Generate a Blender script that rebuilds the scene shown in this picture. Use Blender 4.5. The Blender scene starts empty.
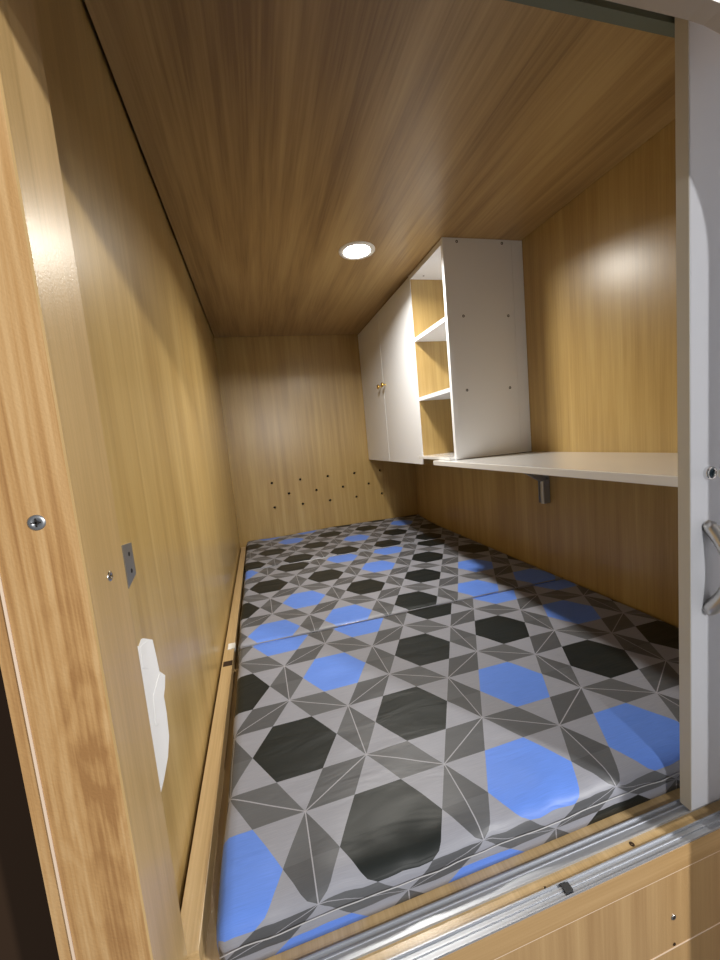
import bpy, bmesh, math, random
from mathutils import Vector, Matrix, noise

random.seed(3)
SC = bpy.context.scene
COL = SC.collection

# ------------------------------------------------------------------ camera
cam_d = bpy.data.cameras.new('camera'); cam = bpy.data.objects.new('camera', cam_d); COL.objects.link(cam)
R = [[0.9620899, -0.2565675, -0.0924990], [-0.1157239, -0.0769204, -0.9902985], [0.2469634, 0.9634606, -0.1036954]]
X, Y, Z = Vector(R[0]), -Vector(R[1]), -Vector(R[2])
mw = Matrix((X, Y, Z)).transposed().to_4x4()
cam.matrix_world = mw
cam_d.sensor_fit = 'VERTICAL'; cam_d.sensor_height = 24.0; cam_d.sensor_width = 18.0
cam_d.lens = 384.26 / 960 * 24.0
cam_d.clip_start = 0.01
SC.camera = cam

# ------------------------------------------------------------------ world, lamps, exposure
w = bpy.data.worlds.new('world'); SC.world = w; w.use_nodes = True
bg = w.node_tree.nodes['Background']; bg.inputs[0].default_value = (0.80, 0.82, 0.85, 1); bg.inputs[1].default_value = 0.18

def area(name, loc, target, size, power, color, shape='DISK', size_y=None):
    d = bpy.data.lights.new(name, 'AREA'); d.shape = shape; d.size = size; d.energy = power; d.color = color
    if size_y: d.size_y = size_y
    o = bpy.data.objects.new(name, d); COL.objects.link(o)
    o.location = loc; o.rotation_euler = (Vector(target) - Vector(loc)).to_track_quat('-Z', 'Y').to_euler()
    return o
area('corridor_light', (0.30, -1.5, 0.30), (0.2, 1.0, -0.3), 0.12, 14, (1.0, 0.98, 0.96))
area('corridor_light', (1.60, -1.2, 0.63), (-0.1, 0.8, -0.2), 0.13, 50, (1.0, 0.98, 0.95))
SC.view_settings.view_transform = 'Standard'; SC.view_settings.look = 'None'
SC.view_settings.gamma = 1; SC.view_settings.exposure = 0.0
SC.view_settings.use_curve_mapping = False
try: SC.cycles.use_denoising = True
except Exception: pass

# ------------------------------------------------------------------ dimensions (metres, camera at the origin)
WL, WR, H, D = -0.166, 0.980, 0.642, 2.344
ZB = -0.600            # top of the bed base board
YF = 0.360             # front edge of the bed base board

# ------------------------------------------------------------------ node helpers
def newmat(name):
    m = bpy.data.materials.new(name); m.use_nodes = True
    nt = m.node_tree; b = nt.nodes['Principled BSDF']
    return m, nt, b
def plain(name, col, rough=0.4, metal=0.0, emit=None, spec=0.5, coat=0.0):
    m, nt, b = newmat(name)
    b.inputs['Base Color'].default_value = (*col, 1); b.inputs['Roughness'].default_value = rough
    b.inputs['Metallic'].default_value = metal; b.inputs['Specular IOR Level'].default_value = spec
    b.inputs['Coat Weight'].default_value = coat
    if emit: b.inputs['Emission Color'].default_value = (*emit[:3], 1); b.inputs['Emission Strength'].default_value = emit[3]
    return m
def brushed(name, col, rough, scale):
    m, nt, b = newmat(name); N = nt.nodes; L = nt.links
    tc = N.new('ShaderNodeTexCoord'); mp = N.new('ShaderNodeMapping'); mp.inputs['Scale'].default_value = scale
    nz = N.new('ShaderNodeTexNoise'); nz.inputs['Scale'].default_value = 1; nz.inputs['Detail'].default_value = 3
    L.new(tc.outputs['Object'], mp.inputs[0]); L.new(mp.outputs[0], nz.inputs['Vector'])
    rp = N.new('ShaderNodeMapRange'); rp.inputs[3].default_value = rough - .1; rp.inputs[4].default_value = rough + .12
    L.new(nz.outputs[0], rp.inputs[0]); L.new(rp.outputs[0], b.inputs['Roughness'])
    b.inputs['Base Color'].default_value = (*col, 1); b.inputs['Metallic'].default_value = 1
    return m

def wood(name, grain, dark, mid, light, rough=0.30, streak=1.0, fine=1.0, rings=False, bump=0.02, seed=0.0, spec=0.65, tight=1.0):
    """printed wood laminate; grain = 0,1,2 axis the fibres run along"""
    m, nt, b = newmat(name); N = nt.nodes; L = nt.links
    tc = N.new('ShaderNodeTexCoord')
    def stretched(across, along, detail, dist=0.0, off=0.0):
        mp = N.new('ShaderNodeMapping')
        s = [across] * 3; s[grain] = along
        mp.inputs['Scale'].default_value = s; mp.inputs['Location'].default_value = (off + seed, off * 1.7 + seed, off * .6)
        L.new(tc.outputs['Object'], mp.inputs[0])
        n = N.new('ShaderNodeTexNoise'); n.inputs['Scale'].default_value = 1; n.inputs['Detail'].default_value = detail
        n.inputs['Roughness'].default_value = .55; n.inputs['Distortion'].default_value = dist
        L.new(mp.outputs[0], n.inputs['Vector']); return n
    big = stretched(9 * tight, .9, 2, .3); med = stretched(45 * tight, 1.6, 4, .2, 3.1); thin = stretched(230 * tight, 5, 3, 0, 7.7)
    def mixv(a, bb, f):
        x = N.new('ShaderNodeMix'); x.data_type = 'FLOAT'; x.inputs[0].default_value = f
        L.new(a, x.inputs[2]); L.new(bb, x.inputs[3]); return x.outputs[0]
    v = mixv(big.outputs[0], med.outputs[0], .45)
    if rings:
        # cathedral figure: wobbly elongated rings round one knot, fading outwards
        mp = N.new('ShaderNodeMapping'); mp.inputs['Location'].default_value = (.158*48, 0, .262*15)
        mp.inputs['Scale'].default_value = (48, 0, 15)
        L.new(tc.outputs['Object'], mp.inputs[0])
        nz = N.new('ShaderNodeTexNoise'); nz.inputs['Scale'].default_value = 1.3; nz.inputs['Detail'].default_value = 2
        L.new(mp.outputs[0], nz.inputs['Vector'])
        ln = N.new('ShaderNodeVectorMath'); ln.operation = 'LENGTH'; L.new(mp.outputs[0], ln.inputs[0])
        def mt2(op, a, c, clamp=False):
            q = N.new('ShaderNodeMath'); q.operation = op; q.use_clamp = clamp
            for i_, v_ in enumerate((a, c)):
                if isinstance(v_, (int, float)): q.inputs[i_].default_value = v_
                else: L.new(v_, q.inputs[i_])
            return q.outputs[0]
        rad = mt2('ADD', ln.outputs['Value'], mt2('MULTIPLY', nz.outputs[0], 2.2))
        wv = mt2('SINE', mt2('MULTIPLY', rad, 7.0), 0.0)
        fade = mt2('SUBTRACT', 1.0, mt2('DIVIDE', ln.outputs['Value'], 3.4), True)
        v = mt2('ADD', v, mt2('MULTIPLY', mt2('MULTIPLY', wv, fade), .11))
        v = mt2('SUBTRACT', v, mt2('MULTIPLY', mt2('SUBTRACT', 1.0, ln.outputs['Value'], True), .14))
    v = mixv(v, thin.outputs[0], .22 * fine)
    cr = N.new('ShaderNodeValToRGB'); cr.color_ramp.interpolation = 'LINEAR'
    e = cr.color_ramp.elements
    w_ = .17 / streak
    e[0].position = .5 - w_; e[0].color = (*dark, 1); e[1].position = .5 + w_; e[1].color = (*light, 1)
    k = e.new(.5); k.color = (*mid, 1)
    L.new(v, cr.inputs[0]); L.new(cr.outputs[0], b.inputs['Base Color'])
    b.inputs['Roughness'].default_value = rough; b.inputs['Specular IOR Level'].default_value = spec
    # orange-peel of the melamine face
    pn = N.new('ShaderNodeTexNoise'); pn.inputs['Scale'].default_value = 420; pn.inputs['Detail'].default_value = 1
    L.new(tc.outputs['Object'], pn.inputs['Vector'])
    bp = N.new('ShaderNodeBump'); bp.inputs['Strength'].default_value = bump * 8; bp.inputs['Distance'].default_value = .0006
    L.new(pn.outputs[0], bp.inputs['Height']); L.new(bp.outputs[0], b.inputs['Normal'])
    return m

OAK_D, OAK_M, OAK_L = (.33, .205, .068), (.45, .300, .108), (.57, .405, .165)
M = {}
M['oak_v'] = wood('oak_laminate_upright_grain', 2, OAK_D, OAK_M, OAK_L)
M['oak_ceiling'] = wood('oak_laminate_ceiling_shaded', 1, (.24, .140, .052), (.37, .235, .092), (.46, .31, .130), rough=.36, seed=5.0, streak=1.6, tight=.8)  # same oak laminate, darkened to put the ceiling's shade into the colour
M['oak_y'] = wood('oak_laminate_deep_grain', 1, (.36, .235, .10), (.50, .345, .165), (.62, .45, .24), fine=1.4, seed=2.0, tight=1.2)
M['oak_x'] = wood('oak_laminate_cross_grain', 0, (.36, .21, .085), (.48, .30, .13), (.58, .38, .18), seed=8.0, fine=1.4)
M['oak_front'] = wood('oak_laminate_front_lit', 2, (.38, .225, .095), (.50, .32, .145), (.60, .41, .20), seed=11.0)  # same oak laminate, its colour lightened for the light on the front
M['oak_post'] = wood('orange_oak_laminate', 2, (.38, .195, .070), (.53, .305, .120), (.64, .41, .19), seed=4.0, streak=1.5, fine=2.2, rings=True, bump=.05)
M['oak_post_edge'] = wood('pale_oak_edge', 2, (.38, .25, .10), (.52, .35, .155), (.64, .45, .22), seed=14.0, rough=.33)
M['white_lam'] = plain('white_laminate', (.84, .86, .90), .38)
M['white_gloss'] = plain('white_gloss_laminate', (.84, .84, .84), .12, coat=.3)
M['door_white'] = plain('white_door_face', (.76, .78, .83), .24, coat=.2)
M['door_edge'] = plain('cream_door_edge', (.62, .58, .50), .45)
M['pale_band'] = plain('pale_edge_band', (.85, .66, .50), .4)
M['alu'] = brushed('brushed_aluminium', (.46, .48, .52), .42, (3, 300, 300))
M['alu'].node_tree.nodes['Principled BSDF'].inputs['Metallic'].default_value = .55
M['alu_white'] = plain('white_plastic_strip', (.78, .78, .76), .3)
M['chrome'] = plain('polished_chrome', (.78, .78, .78), .12, 1)
M['satin'] = plain('satin_nickel', (.62, .60, .57), .28, 1)
M['steel'] = plain('zinc_steel', (.48, .50, .52), .38, .9)
M['grey_metal'] = plain('grey_painted_steel', (.36, .36, .36), .45, .2)
M['brass'] = plain('brass', (.80, .55, .16), .22, 1)
M['dark'] = plain('dark_recess', (.015, .012, .010), .8)
M['rubber'] = plain('black_rubber', (.03, .03, .03), .6)
M['paper'] = plain('white_paper', (.88, .88, .88), .6)
M['brown'] = plain('dark_brown_panel', (.040, .021, .010), .75, spec=.25)
M['header_grey'] = plain('grey_green_strip', (.10, .12, .085), .5)
M['cream'] = plain('fascia_shaded', (.50, .40, .30), .5)  # fascia underside, its shade put into the beige
M['cream_face'] = plain('fascia_lit', (.80, .76, .74), .4)  # front of the same fascia, whitened for the room light on it
M['white_plastic'] = plain('white_plastic', (.85, .84, .80), .4)
M['grey_piping'] = plain('grey_piping', (.50, .50, .52), .35)
M['lock_core'] = plain('dark_lock_core', (.02, .045, .06), .2, .5)
M['seam_cover'] = plain('silver_seam_cover', (.30, .31, .35), .16, coat=.5)
M['lamp'] = plain('lamp_lens', (.9, .9, .88), .4, emit=(1.0, .97, .88, 34))
M['corridor'] = plain('corridor_grey', (.35, .33, .31), .7)

# ------------------------------------------------------------------ geometry helpers
def obj(name, bm, mat, parent=None, smooth=False, bevel=0.0, seg=2):
    me = bpy.data.meshes.new(name); bm.normal_update(); bm.to_mesh(me); bm.free()
    mats = mat if isinstance(mat, (list, tuple)) else [mat]
    for q in mats: me.materials.append(M[q] if isinstance(q, str) else q)
    o = bpy.data.objects.new(name, me); COL.objects.link(o)
    if smooth:
        for p in me.polygons: p.use_smooth = True
    if bevel:
        md = o.modifiers.new('bevel', 'BEVEL'); md.width = bevel; md.segments = seg; md.limit_method = 'ANGLE'
    if parent:
        o.parent = parent; o.matrix_parent_inverse = Matrix.Translation(-wl(parent))
    return o
def wl(o):
    v = o.location.copy() + o.matrix_parent_inverse.translation if o.parent else o.location.copy()
    return v + (wl(o.parent) if o.parent else Vector())
def thing(name, label, cat, loc=(0, 0, 0), group=None, kind=None):
    o = bpy.data.objects.new(name, None); COL.objects.link(o); o.location = loc; o.empty_display_size = .05
    tag(o, label, cat, group, kind); return o
def tag(o, label=None, cat=None, group=None, kind=None):
    if label: o['label'] = label
    if cat: o['category'] = cat
    if group: o['group'] = group
    if kind: o['kind'] = kind
    return o
def struct(name, bm, mat, label=None, cat=None, **k):
    o = obj(name, bm, mat, None, **k); return tag(o, label, cat, None, 'structure')
def box(bm, a, b, mi=0):
    x0, y0, z0 = a; x1, y1, z1 = b
    vs = [bm.verts.new(p) for p in ((x0,y0,z0),(x1,y0,z0),(x1,y1,z0),(x0,y1,z0),(x0,y0,z1),(x1,y0,z1),(x1,y1,z1),(x0,y1,z1))]
    for f in ((0,3,2,1),(4,5,6,7),(0,1,5,4),(1,2,6,5),(2,3,7,6),(3,0,4,7)):
        bm.faces.new([vs[i] for i in f]).material_index = mi
    return bm
def B(a, b): return box(bmesh.new(), a, b)
def tube(bm, pts, r, n=12, cap=True, flat=None):
    pts = [Vector(p) for p in pts]; rings = []
    up = None
    for i, p in enumerate(pts):
        t = (pts[min(i+1, len(pts)-1)] - pts[max(i-1, 0)]).normalized()
        if up is None: up = t.orthogonal().normalized()
        up = (up - t * up.dot(t)).normalized(); s = t.cross(up)
        rr = r[i] if isinstance(r, (list, tuple)) else r
        ring = []
        for k in range(n):
            a = 2*math.pi*k/n
            ring.append(bm.verts.new(p + up*math.cos(a)*rr + s*math.sin(a)*rr*(flat or 1)))
        rings.append(ring)
    for a, b in zip(rings, rings[1:]):
        for k in range(n): bm.faces.new((a[k], a[(k+1) % n], b[(k+1) % n], b[k]))
    if cap:
        bm.faces.new(rings[0][::-1]); bm.faces.new(rings[-1])
    return bm
def lathe(bm, origin, axis, prof, n=24):
    """prof: (radius, distance along axis) pairs"""
    axis = Vector(axis).normalized(); u = axis.orthogonal().normalized(); v = axis.cross(u); o = Vector(origin); rings = []
    for r, d in prof:
        if r < 1e-6: rings.append([bm.verts.new(o + axis*d)])
        else: rings.append([bm.verts.new(o + axis*d + (u*math.cos(2*math.pi*k/n) + v*math.sin(2*math.pi*k/n))*r) for k in range(n)])
    for a, b in zip(rings, rings[1:]):
        for k in range(n):
            q = [a[k % len(a)], a[(k+1) % len(a)], b[(k+1) % len(b)], b[k % len(b)]]
            q = list(dict.fromkeys(q))
            if len(q) > 2: bm.faces.new(q)
    bmesh.ops.recalc_face_normals(bm, faces=bm.faces)
    return bm
def prism(bm, outline, axis, d0, d1):
    """outline: 2-D points on the two other axes, extruded along axis between d0 and d1"""
    def P(q, d):
        l = list(q); l.insert(axis, d); return l
    a = [bm.verts.new(P(q, d0)) for q in outline]; b = [bm.verts.new(P(q, d1)) for q in outline]
    bm.faces.new(a); bm.faces.new(b[::-1])
    for i in range(len(a)): bm.faces.new((a[i], b[i], b[(i+1) % len(a)], a[(i+1) % len(a)]))
    bmesh.ops.recalc_face_normals(bm, faces=bm.faces)
    return bm
def copy_thing(o, delta, parent=None):
    c = o.copy(); COL.objects.link(c); c.parent = parent
    if parent is None: c.location = o.location + Vector(delta)
    for ch in [q for q in bpy.data.objects if q.parent == o]: copy_thing(ch, (0, 0, 0), c)
    return c

# ================================================================== THE SETTING
struct('wall_left', B((WL-.018, YF, ZB-.2), (WL, D+.018, H+.03)), 'oak_v')
struct('wall_right', B((WR, YF, ZB-.2), (WR+.018, D+.018, H+.03)), 'oak_v')

# back wall, a board with 14 drilled air holes
holes = [(.058 + .0851*k, z) for k, z in ((0,-.208),(2,-.206),(4,-.205),(6,-.205),(8,-.206))]
holes += [(.058 + .0851*k, -.356) for k in (0, 2, 4, 6, 8)]
holes += [(.152 + .168*k, -.282) for k in range(4)]
bm = bmesh.new()
def loop(pts):
    vs = [bm.verts.new(p) for p in pts]
    return [bm.edges.new((vs[i], vs[(i+1) % len(vs)])) for i in range(len(vs))]
ed = loop([(WL, D, ZB-.2), (WR, D, ZB-.2), (WR, D, H+.03), (WL, D, H+.03)])
for hx, hz in holes:
    ed += loop([(hx + .0078*math.cos(a*math.pi/8), D, hz + .0078*math.sin(a*math.pi/8)) for a in range(16)])
bmesh.ops.triangle_fill(bm, edges=ed, use_beauty=True, use_dissolve=False)
ff = list(bm.faces)
# keep the round openings open
for f in ff:
    c = f.calc_center_median()
    if any((c.x-hx)**2 + (c.z-hz)**2 < .0074**2 for hx, hz in holes): bm.faces.remove(f)
for f in bm.faces:
    f.normal_update()
    if f.normal.y > 0: f.normal_flip()
ex = bmesh.ops.extrude_face_region(bm, geom=list(bm.faces))
bmesh.ops.translate(bm, verts=[v for v in ex['geom'] if isinstance(v, bmesh.types.BMVert)], vec=(0, .018, 0))
bmesh.ops.recalc_face_normals(bm, faces=bm.faces)
struct('wall_back', bm, 'oak_v')
struct('wall_backing_dark', B((WL-.018, D+.05, ZB-.2), (WR+.018, D+.06, H+.06)), 'dark')  # black sheet added so the air holes look dark

struct('ceiling', B((WL+.006, YF+.005, H), (WR-.002, D, H+.018)), 'oak_ceiling')
struct('ceiling_backing_dark', B((WL-.018, .31, H+.03), (WR+.018, D+.06, H+.04)), 'dark')  # black lid added to fill the ceiling gap with darkness
# bed base: one board, its front edge seen above the front panels
struct('floor', B((WL, YF+.0006, ZB-.018), (WR+.018, D, ZB)), 'oak_y')
# front edge band and panels below the base
struct('trim_1', B((-.143, YF-.0006, ZB-.034), (1.25, YF+.0004, ZB)), 'oak_x')
p = struct('wall_front', B((-.143, YF, -.754), (1.25, YF+.016, ZB-.0352)), 'oak_front')
struct('trim_2', B((-.143, YF-.0004, ZB-.0353), (1.25, YF+.010, ZB-.0338)), 'pale_band')
struct('trim_3', B((-.143, YF-.0004, -.7558), (1.25, YF+.010, -.754)), 'pale_band')
struct('wall_front_lower', B((-.143, YF, -1.5), (1.25, YF+.016, -.756)), 'oak_front')
# small camlock covers on the front panel
def screw_head(name, loc, axis, r, mat, parent, cross=True, ring=None):
    bm = bmesh.new()
    lathe(bm, loc, axis, [(r, -.0006), (r, .0004), (r*.86, .0011), (r*.35, .0013), (r*.30, .0007), (0, .0007)], 20)
    o = obj(name, bm, mat, parent, smooth=True)
    if cross:
        a = Vector(axis); u = a.orthogonal().normalized(); v = a.cross(u)
        b2 = bmesh.new()
        for q in (u + v, u - v):
            q = q.normalized()
            s = a.cross(q)
            c = Vector(loc) + a*.00135
            vs = [b2.verts.new(c + q*r*.55*i + s*r*.10*j + a*k) for k in (-.0006, .0001) for i, j in ((-1,-1),(1,-1),(1,1),(-1,1))]
            for f in ((0,1,2,3),(7,6,5,4),(0,4,5,1),(1,5,6,2),(2,6,7,3),(3,7,4,0)): b2.faces.new([vs[i] for i in f])
        obj('cross_recess', b2, 'dark', o)
    return o
screw_head('camlock_cover', (.486, YF, -.705), (0,-1,0), .0042, 'satin', p)
bm = bmesh.new(); lathe(bm, (.487, YF-.0005, -.749), (0,-1,0), [(.0022, -.001), (.0022, .0004), (0, .0004)], 12)
obj('screw_hole', bm, 'brown', p)

# left entrance post: orange oak face, pale inner edge
XP, YP0, YP1 = -.143, .345, .430
t = thing('trim_4', 'orange oak front post of the bunk opening with a phillips screw', 'post', (-.17, YP0, -1.5), kind='structure')
bm = B((-.1985, YP0, -1.5), (XP-.0012, YP0+.016, .75)); obj('post_face', bm, 'oak_post', t)
bm = bmesh.new(); prism(bm, [(XP-.0012, YP0), (XP, YP0+.0015), (XP, YP1-.002), (XP-.003, YP1), (WL+.0003, YP1), (WL+.0003, YP0+.016), (XP-.0012, YP0+.016)], 2, -1.5, .75)
obj('post_edge', bm, 'oak_post_edge', t)
obj('edge_band', B((-.2006, YP0-.0006, -1.5), (-.1988, YP0+.016, .75)), 'pale_band', t)
obj('outer_strip', B((-.2105, YP0+.001, -1.5), (-.2008, YP0+.016, .75)), 'oak_post', t)
screw_head('screw', (-.1695, YP0, -.040), (0,-1,0), .0062, 'steel', t)
screw_head('screw', (XP, .389, -.102), (1,0,0), .0048, 'chrome', t, cross=False)
struct('wall_neighbour', B((-1.2, .40, -1.5), (-.2105, .415, .9)), 'brown')

# side rail along the left wall
bm = bmesh.new(); box(bm, (WL+.006, YP1+.001, ZB), (-.132, D-.001, -.565))
struct('trim_5', bm, 'oak_y', bevel=.001)
# header over the opening: closing board, grey strip, top guide
struct('trim_6', B((WL, .30, .512), (1.2, .404, H+.03)), 'oak_x')
struct('trim_7', B((WL+.0005, .404, .4765), (WR-.001, .418, H-.001)), 'header_grey')
# rounded beige fascia frame a little in front of the opening
def fascia():
    bm = bmesh.new(); z0 = .350; x0 = .42; Rr = .155; pts = [(-.6, z0)]
    for k in range(0, 13):
        a = k/12*math.pi/2
        pts.append((x0 + Rr*math.sin(a), z0 - Rr*(1-math.cos(a))))
    pts.append((x0+Rr, -1.5)); outer = [(.72, -1.5), (.72, .68), (-.6, .68)]  # right leg out of view, placed to cast the door's upright shadow edge
    return prism(bm, [(p_[0], p_[1]) for p_ in pts + outer], 1, .275, .292)
bm = fascia()
for f in bm.faces:
    f.normal_update()
    if abs(f.normal.y) > .9: f.material_index = 1
struct('trim_8', bm, ['cream', 'cream_face'])

# ================================================================== SLIDING DOOR
t = thing('door_1', 'white sliding door with a curved metal pull handle and a chrome lock', 'door', (.556, .393, -.591), kind='structure')
bm = bmesh.new(); box(bm, (.5575, .385, -.591), (1.28, .401, .494)); obj('door_panel', bm, 'door_white', t, bevel=.0012)
obj('edge_strip', B((.5563, .3855, -.591), (.5575, .4008, .494)), 'door_edge', t)
# bow handle
bm = bmesh.new(); pts = []; rr = []
for k in range(25):
    s = k/24; a = s*math.pi
    zz = -.163 - s*.118
    yy = .385 - .001 - .027*math.sin(a)**.7
    pts.append((.588, yy, zz)); rr.append(.0072 + .0022*abs(math.cos(a))**2)
tube(bm, pts, rr, 14, flat=1.35)
h = obj('handle', bm, 'satin', t, smooth=True)
for zz in (-.163, -.281):
    bm = bmesh.new(); s = 1 if zz > -.2 else -1
    lathe(bm, (.588, .385, zz), (0,-1,0), [(.0085, 0), (.0082, .003), (.0055, .006), (0, .0065)], 20)
    obj('handle_foot', bm, 'satin', h, smooth=True)
bm = bmesh.new(); lathe(bm, (.589, .385, -.089), (0,-1,0), [(.0095, 0), (.0095, .004), (.0088, .006), (.0065, .0062), (.0062, .0045), (0, .0045)], 28)
lk = obj('lock', bm, 'chrome', t, smooth=True)
bm = bmesh.new(); lathe(bm, (.589, .3805, -.089), (0,-1,0), [(.0060, 0), (.0060, .0006), (.004, .0010), (0, .0010)], 20); obj('lock_core', bm, 'lock_core', lk)
bm = bmesh.new(); box(bm, (.5883, .372, -.0918), (.5897, .381, -.0862)); obj('key_blade', bm, 'chrome', lk)
bm = bmesh.new(); lathe(bm, (.5877, .3655, -.089), (1,0,0), [(.0, 0), (.0075, 0), (.0080, .0006), (.0080, .0018), (.0075, .0024), (0, .0024)], 24); obj('key_head', bm, 'white_plastic', lk)

# ================================================================== TRACKS
def track(y0, y1, label, stopper):
    t = thing('door_track', label, 'track', (.5, (y0+y1)/2, ZB), 'aluminium sliding door tracks')
    bm = bmesh.new(); x0, x1 = -.142, 1.24
    h0, wv = .0032, .0014
    prof = [(y0, ZB), (y1, ZB), (y1, ZB+h0), (y1-wv, ZB+h0), (y1-wv, ZB+.0009), (y1-.0065, ZB+.0009), (y1-.0068, ZB+.0022), (y1-.0083, ZB+.0022), (y1-.0086, ZB+.0009), (y0+wv, ZB+.0009), (y0+wv, ZB+h0), (y0, ZB+h0)]
    prism(bm, [(a, b) for a, b in prof], 0, x0, x1)
    o = obj('channel', bm, 'alu', t)
    if stopper is not None:
        obj('stopper', B((stopper-.006, y0+.0035, ZB+.0022), (stopper+.006, y1-.003, ZB+.0046)), 'rubber', t, bevel=.0008)
    return t
track(.390, .409, 'aluminium door track nearer the mattress, passing under the white sliding door', None)
track(.3602, .3765, 'outer aluminium door track along the front edge with a small black stopper', .318)
bm = bmesh.new(); lathe(bm, (.443, .384, ZB), (0,0,1), [(.0034, -.0005), (.0034, .0003), (.0015, .0004), (0, -.0002)], 16)
tag(obj('screw', bm, 'brown', None), 'small brown screw between the two tracks, right of the black stopper', 'screw', 'screws between the door tracks')
bm = bmesh.new(); lathe(bm, (.294, .3795, ZB), (0,0,1), [(.0015, -.0005), (.0015, .0003), (0, .0003)], 12)
tag(obj('screw', bm, 'brown', None), 'tiny dark screw between the two tracks, left of the black stopper', 'screw', 'screws between the door tracks')

# ================================================================== MATTRESS
SP = .2292; ROT = .0102
def mattress_mat(name, origin, blues):
    m, nt, b = newmat(name); N = nt.nodes; L = nt.links
    def mth(op, a, bb=None, c=None):
        n = N.new('ShaderNodeMath'); n.operation = op
        for i, v in enumerate((a, bb, c)):
            if v is None: continue
            if isinstance(v, (int, float)): n.inputs[i].default_value = v
            else: L.new(v, n.inputs[i])
        return n.outputs[0]
    def vm(op, a, bb=None):
        n = N.new('ShaderNodeVectorMath'); n.operation = op
        for i, v in enumerate((a, bb)):
            if v is None: continue
            if isinstance(v, tuple): n.inputs[i].default_value = v
            else: L.new(v, n.inputs[i])
        return n
    uv = N.new('ShaderNodeUVMap'); uv.uv_map = 'UVMap'
    # slight weave wobble
    p0 = vm('SUBTRACT', uv.outputs[0], (origin[0], origin[1], 0)).outputs[0]
    rt = N.new('ShaderNodeVectorRotate'); rt.rotation_type = 'Z_AXIS'; rt.inputs['Angle'].default_value = -ROT; L.new(p0, rt.inputs['Vector'])
    P = vm('MULTIPLY', rt.outputs[0], (1/SP, 1/SP, 0)).outputs[0]
    S3 = math.sqrt(3)
    q = vm('MULTIPLY', P, (1, 1/S3, 0)).outputs[0]
    qa = vm('FLOOR', vm('ADD', q, (.5, .5, 0)).outputs[0]).outputs[0]
    ca = vm('MULTIPLY', qa, (1, S3, 0)).outputs[0]
    qb = vm('ADD', vm('FLOOR', q).outputs[0], (.5, .5, 0)).outputs[0]
    cb = vm('MULTIPLY', qb, (1, S3, 0)).outputs[0]
    da = vm('LENGTH', vm('SUBTRACT', P, ca).outputs[0]).outputs['Value']; db = vm('LENGTH', vm('SUBTRACT', P, cb).outputs[0]).outputs['Value']
    sel = mth('LESS_THAN', db, da)
    mx = N.new('ShaderNodeMix'); mx.data_type = 'VECTOR'; L.new(sel, mx.inputs[0]); L.new(ca, mx.inputs[4]); L.new(cb, mx.inputs[5])
    C = mx.outputs[1]
    loc = vm('SUBTRACT', P, C).outputs[0]
    sx = N.new('ShaderNodeSeparateXYZ'); L.new(loc, sx.inputs[0])
    ax = mth('ABSOLUTE', sx.outputs[0]); ay = mth('ABSOLUTE', sx.outputs[1])
    n1 = mth('ADD', mth('MULTIPLY', ax, .5), mth('MULTIPLY', ay, .8660254))
    d = mth('MAXIMUM', ax, n1); first = mth('GREATER_THAN', ax, n1)
    t1 = mth('ABSOLUTE', mth('SUBTRACT', mth('MULTIPLY', ax, .8660254), mth('MULTIPLY', ay, .5)))
    tt = mth('ADD', mth('MULTIPLY', first, ay), mth('MULTIPLY', mth('SUBTRACT', 1.0, first), t1))
    hexv = mth('MAXIMUM', ay, mth('ADD', mth('MULTIPLY', ax, .8660254), mth('MULTIPLY', ay, .5)))
    ishex = mth('LESS_THAN', hexv, .2887)
    isrh = mth('GREATER_THAN', mth('SUBTRACT', mth('SUBTRACT', d, .3333), mth('MULTIPLY', tt, .57735)), 0.0)
    isln = mth('GREATER_THAN', d, .4962)
    blue = None
    for (i, j) in blues:
        c = (i*.5, j*.8660254, 0)
        lt = mth('LESS_THAN', vm('DISTANCE', C, c).outputs['Value'], .2)
        blue = lt if blue is None else mth('ADD', blue, lt)
    # side of each rhombus / triangle woven at another angle: a faint tone step
    tone = mth('GREATER_THAN', mth('MULTIPLY', sx.outputs[0], sx.outputs[1]), 0.0)
    def mixc(f, a, bb):
        n = N.new('ShaderNodeMix'); n.data_type = 'RGBA'; L.new(f, n.inputs[0])
        for i, v in ((6, a), (7, bb)):
            if isinstance(v, tuple): n.inputs[i].default_value = (*v, 1)
            else: L.new(v, n.inputs[i])
        return n.outputs[2]
    tri = mixc(tone, (.300, .308, .355), (.300, .308, .355))
    rho = mixc(tone, (.092, .095, .103), (.114, .118, .127))
    hx = mixc(blue, (.012, .0155, .015), (.130, .265, .78))
    c = mixc(isrh, tri, rho); c = mixc(isln, c, (.36, .36, .40)); c = mixc(ishex, c, hx)
    # fine thread lines
    tn = N.new('ShaderNodeTexNoise'); tn.inputs['Scale'].default_value = 1
    mpn = N.new('ShaderNodeMapping'); mpn.inputs['Scale'].default_value = (30, 900, 1); L.new(uv.outputs[0], mpn.inputs[0]); L.new(mpn.outputs[0], tn.inputs['Vector'])
    hs = N.new('ShaderNodeHueSaturation'); L.new(c, hs.inputs['Color'])
    L.new(mth('ADD', mth('MULTIPLY', tn.outputs[0], .3), .85), hs.inputs['Value'])
    L.new(hs.outputs[0], b.inputs['Base Color'])
    b.inputs['Roughness'].default_value = .44; b.inputs['Specular IOR Level'].default_value = .36
    # creases in the shiny cover
    wn = N.new('ShaderNodeTexNoise'); wn.inputs['Scale'].default_value = 1; wn.inputs['Detail'].default_value = 3; wn.inputs['Distortion'].default_value = 1.1
    mpw = N.new('ShaderNodeMapping'); mpw.inputs['Scale'].default_value = (5, 17, 1); mpw.inputs['Rotation'].default_value = (0, 0, .5); L.new(uv.outputs[0], mpw.inputs[0]); L.new(mpw.outputs[0], wn.inputs['Vector'])
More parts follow.
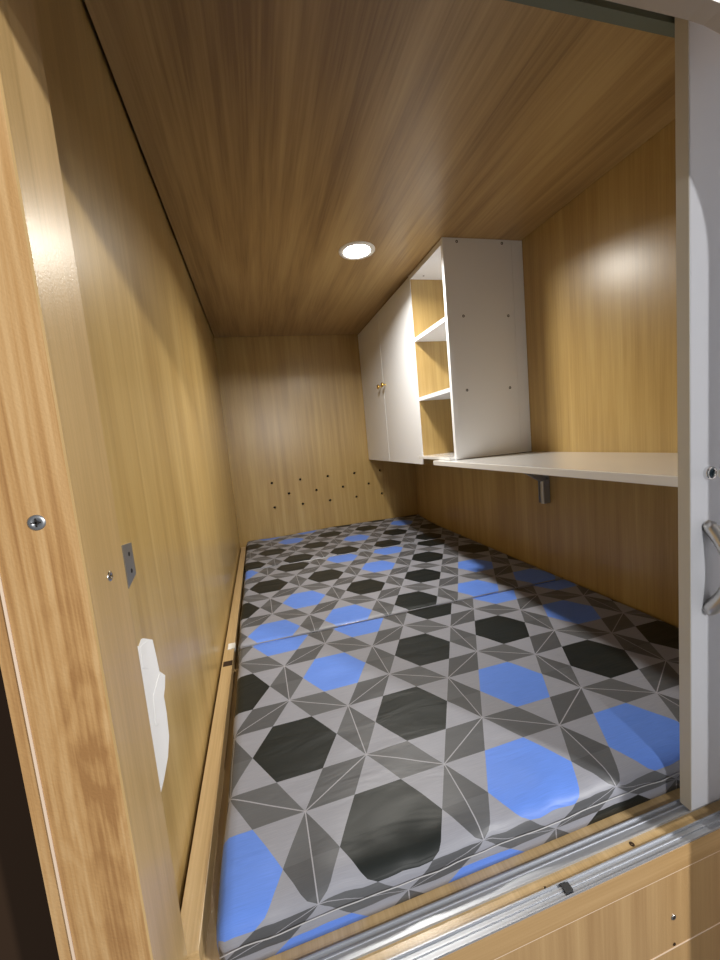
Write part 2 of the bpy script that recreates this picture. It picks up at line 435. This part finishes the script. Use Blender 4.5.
    b1 = N.new('ShaderNodeBump'); b1.inputs['Strength'].default_value = .22; b1.inputs['Distance'].default_value = .010
    L.new(wn.outputs[0], b1.inputs['Height'])
    b2 = N.new('ShaderNodeBump'); b2.inputs['Strength'].default_value = .12; b2.inputs['Distance'].default_value = .0004
    L.new(tn.outputs[0], b2.inputs['Height']); L.new(b1.outputs[0], b2.inputs['Normal'])
    L.new(b2.outputs[0], b.inputs['Normal'])
    return m

ZT = -.5405
def section(x0, x1, y0, y1, mat, parent, near_r, far_r, rise, step=.011):
    z0, z1 = ZB + .0005, ZT
    bm = bmesh.new(); uvl = bm.loops.layers.uv.new('UVMap')
    nx = int((x1-x0)/step); ny = int((y1-y0)/step); nz = 7
    vd = {}
    def V(i, j, k):
        key = (i, j, k)
        if key in vd: return vd[key]
        x = x0 + (x1-x0)*i/nx; y = y0 + (y1-y0)*j/ny; z = z0 + (z1-z0)*k/nz
        v = bm.verts.new((x, y, z)); vd[key] = v; return v
    def F(*k): bm.faces.new([V(*q) for q in k])
    for i in range(nx):
        for j in range(ny):
            F((i,j,nz),(i+1,j,nz),(i+1,j+1,nz),(i,j+1,nz)); F((i,j,0),(i,j+1,0),(i+1,j+1,0),(i+1,j,0))
    for i in range(nx):
        for k in range(nz):
            F((i,0,k),(i+1,0,k),(i+1,0,k+1),(i,0,k+1)); F((i,ny,k),(i,ny,k+1),(i+1,ny,k+1),(i+1,ny,k))
    for j in range(ny):
        for k in range(nz):
            F((0,j,k),(0,j,k+1),(0,j+1,k+1),(0,j+1,k)); F((nx,j,k),(nx,j+1,k),(nx,j+1,k+1),(nx,j,k+1))
    uvs = {}
    for key, v in vd.items():
        x, y, z = v.co
        u_, v_ = x, y
        drop = z1 - z
        if key[0] == 0: u_ -= drop
        if key[0] == nx: u_ += drop
        if key[1] == 0: v_ -= drop * (2.1 if near_r > .015 else .6)
        if key[1] == ny: v_ += drop * .6
        # rounding
        r = near_r if y < (y0+y1)/2 else far_r
        rx = .016
        cx = min(max(x, x0+rx), x1-rx); cy = min(max(y, y0+r), y1-r); rz = max(r, 1e-4)
        cz = min(z, z1-rz)
        dx, dy, dz = (x-cx)/rx, (y-cy)/rz, (z-cz)/rz
        l = math.sqrt(dx*dx+dy*dy+dz*dz)
        mxx = max(abs(dx), abs(dy), abs(dz))
        if l > 1e-6:
            s = mxx/l
            x, y, z = cx+dx*s*rx, cy+dy*s*rz, cz+dz*s*rz
        h = (z-z0)/(z1-z0)
        # soft billow and creases
        fall = min(1, (x-x0)/.05+.2) * min(1, (x1-x)/.05+.2)
        n1 = noise.noise(Vector((x*3.1, y*4.0, 1.7))); n2 = noise.noise(Vector((x*9+3*y, y*20-x*6, 4.2)))
        z += h*fall*(.0030*n1 + .0014*n2)
        edge = max(0, 1-(y-y0)/.085) if near_r > .015 else 0
        if edge:
            cr_ = noise.noise(Vector((x*38, (y-z)*45, 6.1)))
            z += h*.0022*edge*cr_; y += .0022*h*edge*cr_*(1 if key[1] == 0 else .3)
            z += h*.0045*edge*noise.noise(Vector((x*17, y*9, 8.3)))
            y += .0035*h*edge*noise.noise(Vector((x*21, z*30, 2.2)))*(1 if key[1] == 0 else .4)
            z -= h*.010*edge**2
        if key[0] == 0 or x-x0 < .02: x += .004*noise.noise(Vector((y*9, z*20, 5)))
        if rise and y > 1.95:
            e = (y-1.95)/(D-1.95); z += h*.020*e*e*(.35+.65*min(1, max(0, x/.4))); v_ += .10*e*e; u_ += .03*(u_-0.0)*e*e
        v.co = (x, y, z); uvs[v] = (u_, v_)
    for f in bm.faces:
        for lp in f.loops: lp[uvl].uv = uvs[lp.vert]
    bmesh.ops.recalc_face_normals(bm, faces=bm.faces)
    return obj('mattress_section', bm, mat, parent, smooth=True)

mt = thing('folding_mattress', 'grey folding bunk mattress printed with dark and blue hexagons', 'mattress', (.42, 1.38, ZB))
o1 = (.00645 + SP/2, .4696); o2 = (.0975, 1.3319); o3 = (.0135, 2.0366)
mA = mattress_mat('hexagon_cover_near', o1, [(i-1, j) for i, j in ((1-2,0),(1,2),(0,3),(2,3),(4,1),(3,0),(5,0),(7,2),(6,3),(8,3),(0,-1),(2,-1))])
mB = mattress_mat('hexagon_cover_middle', o2, [(0,0),(6,0),(3,1),(2,2),(4,2),(-2,2),(-1,-1),(1,-1),(5,-1),(7,-1)])
mC = mattress_mat('hexagon_cover_far', o3, [(4,0),(1,1),(7,1),(0,2),(2,2)])
XL = -.113
section(XL, WR-.003, .424, 1.0835, mA, mt, .020, .014, False)
section(XL-.006, WR-.003, 1.0845, 1.786, mB, mt, .014, .013, False)
section(XL-.012, WR-.003, 1.787, D-.004, mC, mt, .013, .012, True)
# white piping round the near face
bm = bmesh.new(); pts = []
for k in range(80):
    x = XL + .004 + (WR-.01-XL)*k/79
    pts.append((x, .4222 + .0035*noise.noise(Vector((x*21, -.57*30, 2.2))), -.5705 + .001*noise.noise(Vector((x*12, 0, 0)))))
tube(bm, pts, .0007, 6)
obj('piping', bm, 'grey_piping', mt, smooth=True)

# shiny folds of the cover where two sections meet
def seam(ys, r, amp):
    bm = bmesh.new(); pts = []; rr = []
    for k in range(90):
        q = k/89; x = XL + .006 + (WR-.012-XL)*q
        a = ys[0]*(1-q)**2 + 2*ys[1]*q*(1-q) + ys[2]*q*q
        pts.append((x, a + amp*noise.noise(Vector((x*11, 3.3, a)))*.5, ZT-.0012-r*.6 + amp*.5*noise.noise(Vector((x*8, 9.1, a)))))
        rr.append(r*(.75 + .5*abs(noise.noise(Vector((x*14, 1.2, a))))))
    tube(bm, pts, rr, 8); obj('seam_fold', bm, 'seam_cover', mt, smooth=True)
seam((1.084, 1.084, 1.084), .0022, .001)
seam((1.785, 1.791, 1.786), .0036, .002)

# ================================================================== CUPBOARD WITH TWO DOORS
XC = .6695; YD0, YD1 = 1.520, D-.004; ZC = -.129
t = thing('wall_cupboard', 'white two-door wall cupboard with small brass knobs under the ceiling', 'cupboard', ((XC+WR)/2, (YD0+YD1)/2, ZC))
bm = bmesh.new(); e = .0155
box(bm, (XC+.017, YD0+.001, ZC+.001), (WR-.001, YD1, ZC+.001+e)); box(bm, (XC+.017, YD0+.001, H-.002-e), (WR-.001, YD1, H-.002))
box(bm, (XC+.017, YD0+.001, ZC+.001+e), (WR-.001, YD0+.001+e, H-.002-e)); box(bm, (XC+.017, YD1-e, ZC+.001+e), (WR-.001, YD1, H-.002-e))
box(bm, (WR-.006, YD0+.001+e, ZC+.001+e), (WR-.001, YD1-e, H-.002-e))
obj('carcass', bm, 'white_lam', t)
ym = 1.936
for a, b_, ky in ((YD0, ym-.0018, ym-.034), (ym+.0018, YD1-.002, ym+.034)):
    dr = obj('door', B((XC, a, ZC), (XC+.0165, b_, H-.006)), 'white_lam', t, bevel=.0007)
    bm = bmesh.new(); lathe(bm, (XC, ky, .268), (-1,0,0), [(.0050, 0), (.0042, .003), (.0036, .010), (.0095, .014), (.0120, .018), (.0110, .0225), (.006, .0245), (0, .025)], 24)
    obj('knob', bm, 'brass', dr, smooth=True)

# ================================================================== OPEN SHELF UNIT
YS0, YS1 = 1.2205, 1.5195; ZS = -.101
t = thing('open_shelf_unit', 'white open shelf unit with three compartments beside the cupboard', 'shelf unit', ((XC+WR)/2, (YS0+YS1)/2, ZS))
tp = .0150
sp = obj('side_panel', B((XC, YS0, ZS), (.934, YS0+tp, H-.001)), 'white_lam', t, bevel=.0005)
obj('back_strip', B((.9348, YS0+.0004, ZS), (WR-.001, YS0+tp, H-.001)), 'white_lam', t, bevel=.0005)
for sx_, sz_ in ((.723,.629),(.897,.629),(.731,.387),(.908,.386),(.727,.137),(.900,.136)):
    bm = bmesh.new(); lathe(bm, (sx_, YS0, sz_), (0,-1,0), [(.0046, -.0005), (.0046, .0006), (.0028, .0008), (.0018, -.0001), (0, -.0001)], 16)
    obj('screw', bm, 'dark', sp, smooth=False)
fs = obj('side_panel', B((XC+.0016, YS1-.0145, ZC+.001), (WR-.0065, YS1, H-.0015)), 'oak_v', t)
obj('edge_band', B((XC+.0002, YS1-.0150, ZC+.001), (XC+.0016, YS1, H-.0015)), 'white_lam', fs)
for zz in (.384, .144):
    obj('shelf', B((XC+.001, YS0+tp+.0005, zz-tp/2), (WR-.007, YS1-.015, zz+tp/2)), 'white_lam', t, bevel=.0005)
tpn = obj('top_panel', B((XC+.001, YS0+tp+.0005, H-.020), (WR-.007, YS1-.015, H-.002)), 'white_lam', t)
bm = bmesh.new(); lathe(bm, (XC+.045, 1.47, H-.020), (0,0,-1), [(.0036, -.0005), (.0036, .0005), (0, .0003)], 12); obj('screw', bm, 'brown', tpn)
obj('bottom_panel', B((XC-.020, YS0+tp+.0005, ZS-.0005), (WR-.007, YS1-.015, ZS+.010)), 'white_gloss', t, bevel=.0005)
obj('back_panel', B((WR-.006, YS0+tp+.0005, ZS+.012), (WR-.001, YS1-.015, H-.022)), 'oak_v', t)

# ================================================================== DESK SHELF + FOLDING BRACKETS
t = thing('desk_shelf', 'long white gloss desk shelf along the right wall below the shelf unit', 'shelf', (.80, .9, -.119))
obj('shelf_board', B((.624, .430, -.1195), (WR-.0008, 1.315, -.1025)), 'white_gloss', t, bevel=.0012)
def bracket(y):
    bm = bmesh.new()
    # wall leg (U channel), short upright, arm under the board, diagonal stay
    box(bm, (WR-.004, y-.014, -.284), (WR-.0008, y+.014, -.1200))
    box(bm, (WR-.026, y-.014, -.284), (WR-.004, y-.0125, -.200)); box(bm, (WR-.026, y+.0125, -.284), (WR-.004, y+.014, -.200))
    a = obj('bracket', bm, 'grey_metal', t)
    bm = bmesh.new(); box(bm, (WR-.200, y-.010, -.1245), (WR-.006, y+.010, -.1198)); obj('bracket_arm', bm, 'grey_metal', a)
    bm = bmesh.new(); prism(bm, [(WR-.150, -.1245), (WR-.165, -.1245), (WR-.030, -.205), (WR-.010, -.205), (WR-.010, -.190)], 1, y-.008, y+.008)
    obj('bracket_stay', bm, 'grey_metal', a)
    bm = bmesh.new(); tube(bm, [(WR-.016, y, -.286), (WR-.016, y, -.205)], .0105, 14); obj('bracket_slider', bm, 'steel', a, smooth=False)
bracket(1.150); bracket(.520)

# ================================================================== DOWNLIGHT
LX, LY = .405, 1.330
t = thing('downlight', 'round white recessed downlight glowing in the wooden ceiling', 'ceiling light', (LX, LY, H-.004))
bm = bmesh.new(); lathe(bm, (LX, LY, H), (0,0,-1), [(.063, 0), (.063, .0015), (.058, .0042), (.049, .0048), (.046, .003), (.046, .0005)], 48)
obj('trim_ring', bm, 'white_plastic', t, smooth=True)
bm = bmesh.new(); lathe(bm, (LX, LY, H), (0,0,-1), [(.046, .0006), (.046, .0016), (.030, .0019), (0, .0020)], 40)
obj('lens', bm, 'lamp', t, smooth=True)
ld = bpy.data.lights.new('downlight_glow', 'AREA'); ld.shape = 'DISK'; ld.size = .086; ld.spread = math.radians(156); ld.energy = 9.0; ld.color = (1.0, .96, .88)
lo = bpy.data.objects.new('downlight_glow', ld); COL.objects.link(lo); lo.location = (LX, LY, H-.006)
lo.parent = t; lo.matrix_parent_inverse = Matrix.Translation(-t.location)

# ================================================================== SMALL THINGS
# torn white paper label on the left wall
bm = bmesh.new()
ol = [(.455,-.200),(.500,-.222),(.512,-.219),(.518,-.221),(.552,-.240),(.556,-.262),(.560,-.290),(.582,-.309),(.572,-.322),(.562,-.328),(.563,-.352),(.558,-.385),(.540,-.402),(.512,-.410),(.470,-.415),(.452,-.400)]
prism(bm, ol, 0, WL, WL+.0007)
pp = obj('paper_label', bm, 'paper', None); tag(pp, 'torn white paper label stuck on the left wooden wall behind the post', 'label')
bm = bmesh.new(); prism(bm, [(.500,-.224),(.530,-.231),(.551,-.245),(.520,-.262),(.500,-.250)], 0, WL+.0008, WL+.0014); obj('paper_fold', bm, 'paper', pp)
bm = bmesh.new(); prism(bm, [(.520,-.300),(.556,-.292),(.575,-.310),(.555,-.326),(.530,-.345),(.512,-.335)], 0, WL+.0008, WL+.0013); obj('paper_fold', bm, 'paper', pp)
# steel plate
bm = bmesh.new(); prism(bm, [(.495,-.096),(.527,-.100),(.527,-.140),(.495,-.148)], 0, WL, WL+.0015)
pt = obj('fixing_plate', bm, 'steel', None); tag(pt, 'small zinc steel fixing plate on the left wall above the paper label', 'plate')
for q in (-.111, -.132):
    bm = bmesh.new(); lathe(bm, (WL+.0015, .513, q), (1,0,0), [(.0028,-.0003),(.0028,.0003),(.0012,.0005),(0,0)], 14); obj('screw', bm, 'dark', pt)
# clip on the side rail; the notch's shadow is a dark brown patch
bm = bmesh.new(); box(bm, (-.150, 1.128, -.5650), (-.1318, 1.160, -.5628)); box(bm, (-.1320, 1.128, -.575), (-.1300, 1.160, -.5628))
tag(obj('plastic_clip', bm, 'white_plastic', None), 'small white plastic clip over the wooden side rail left of the mattress', 'clip')
bm = bmesh.new(); box(bm, (-.156, 1.040, -.5650), (-.1325, 1.064, -.5642))
tag(obj('notch_shadow', bm, 'brown', None), 'small painted notch shadow on the wooden side rail nearer than the white clip', 'mark')
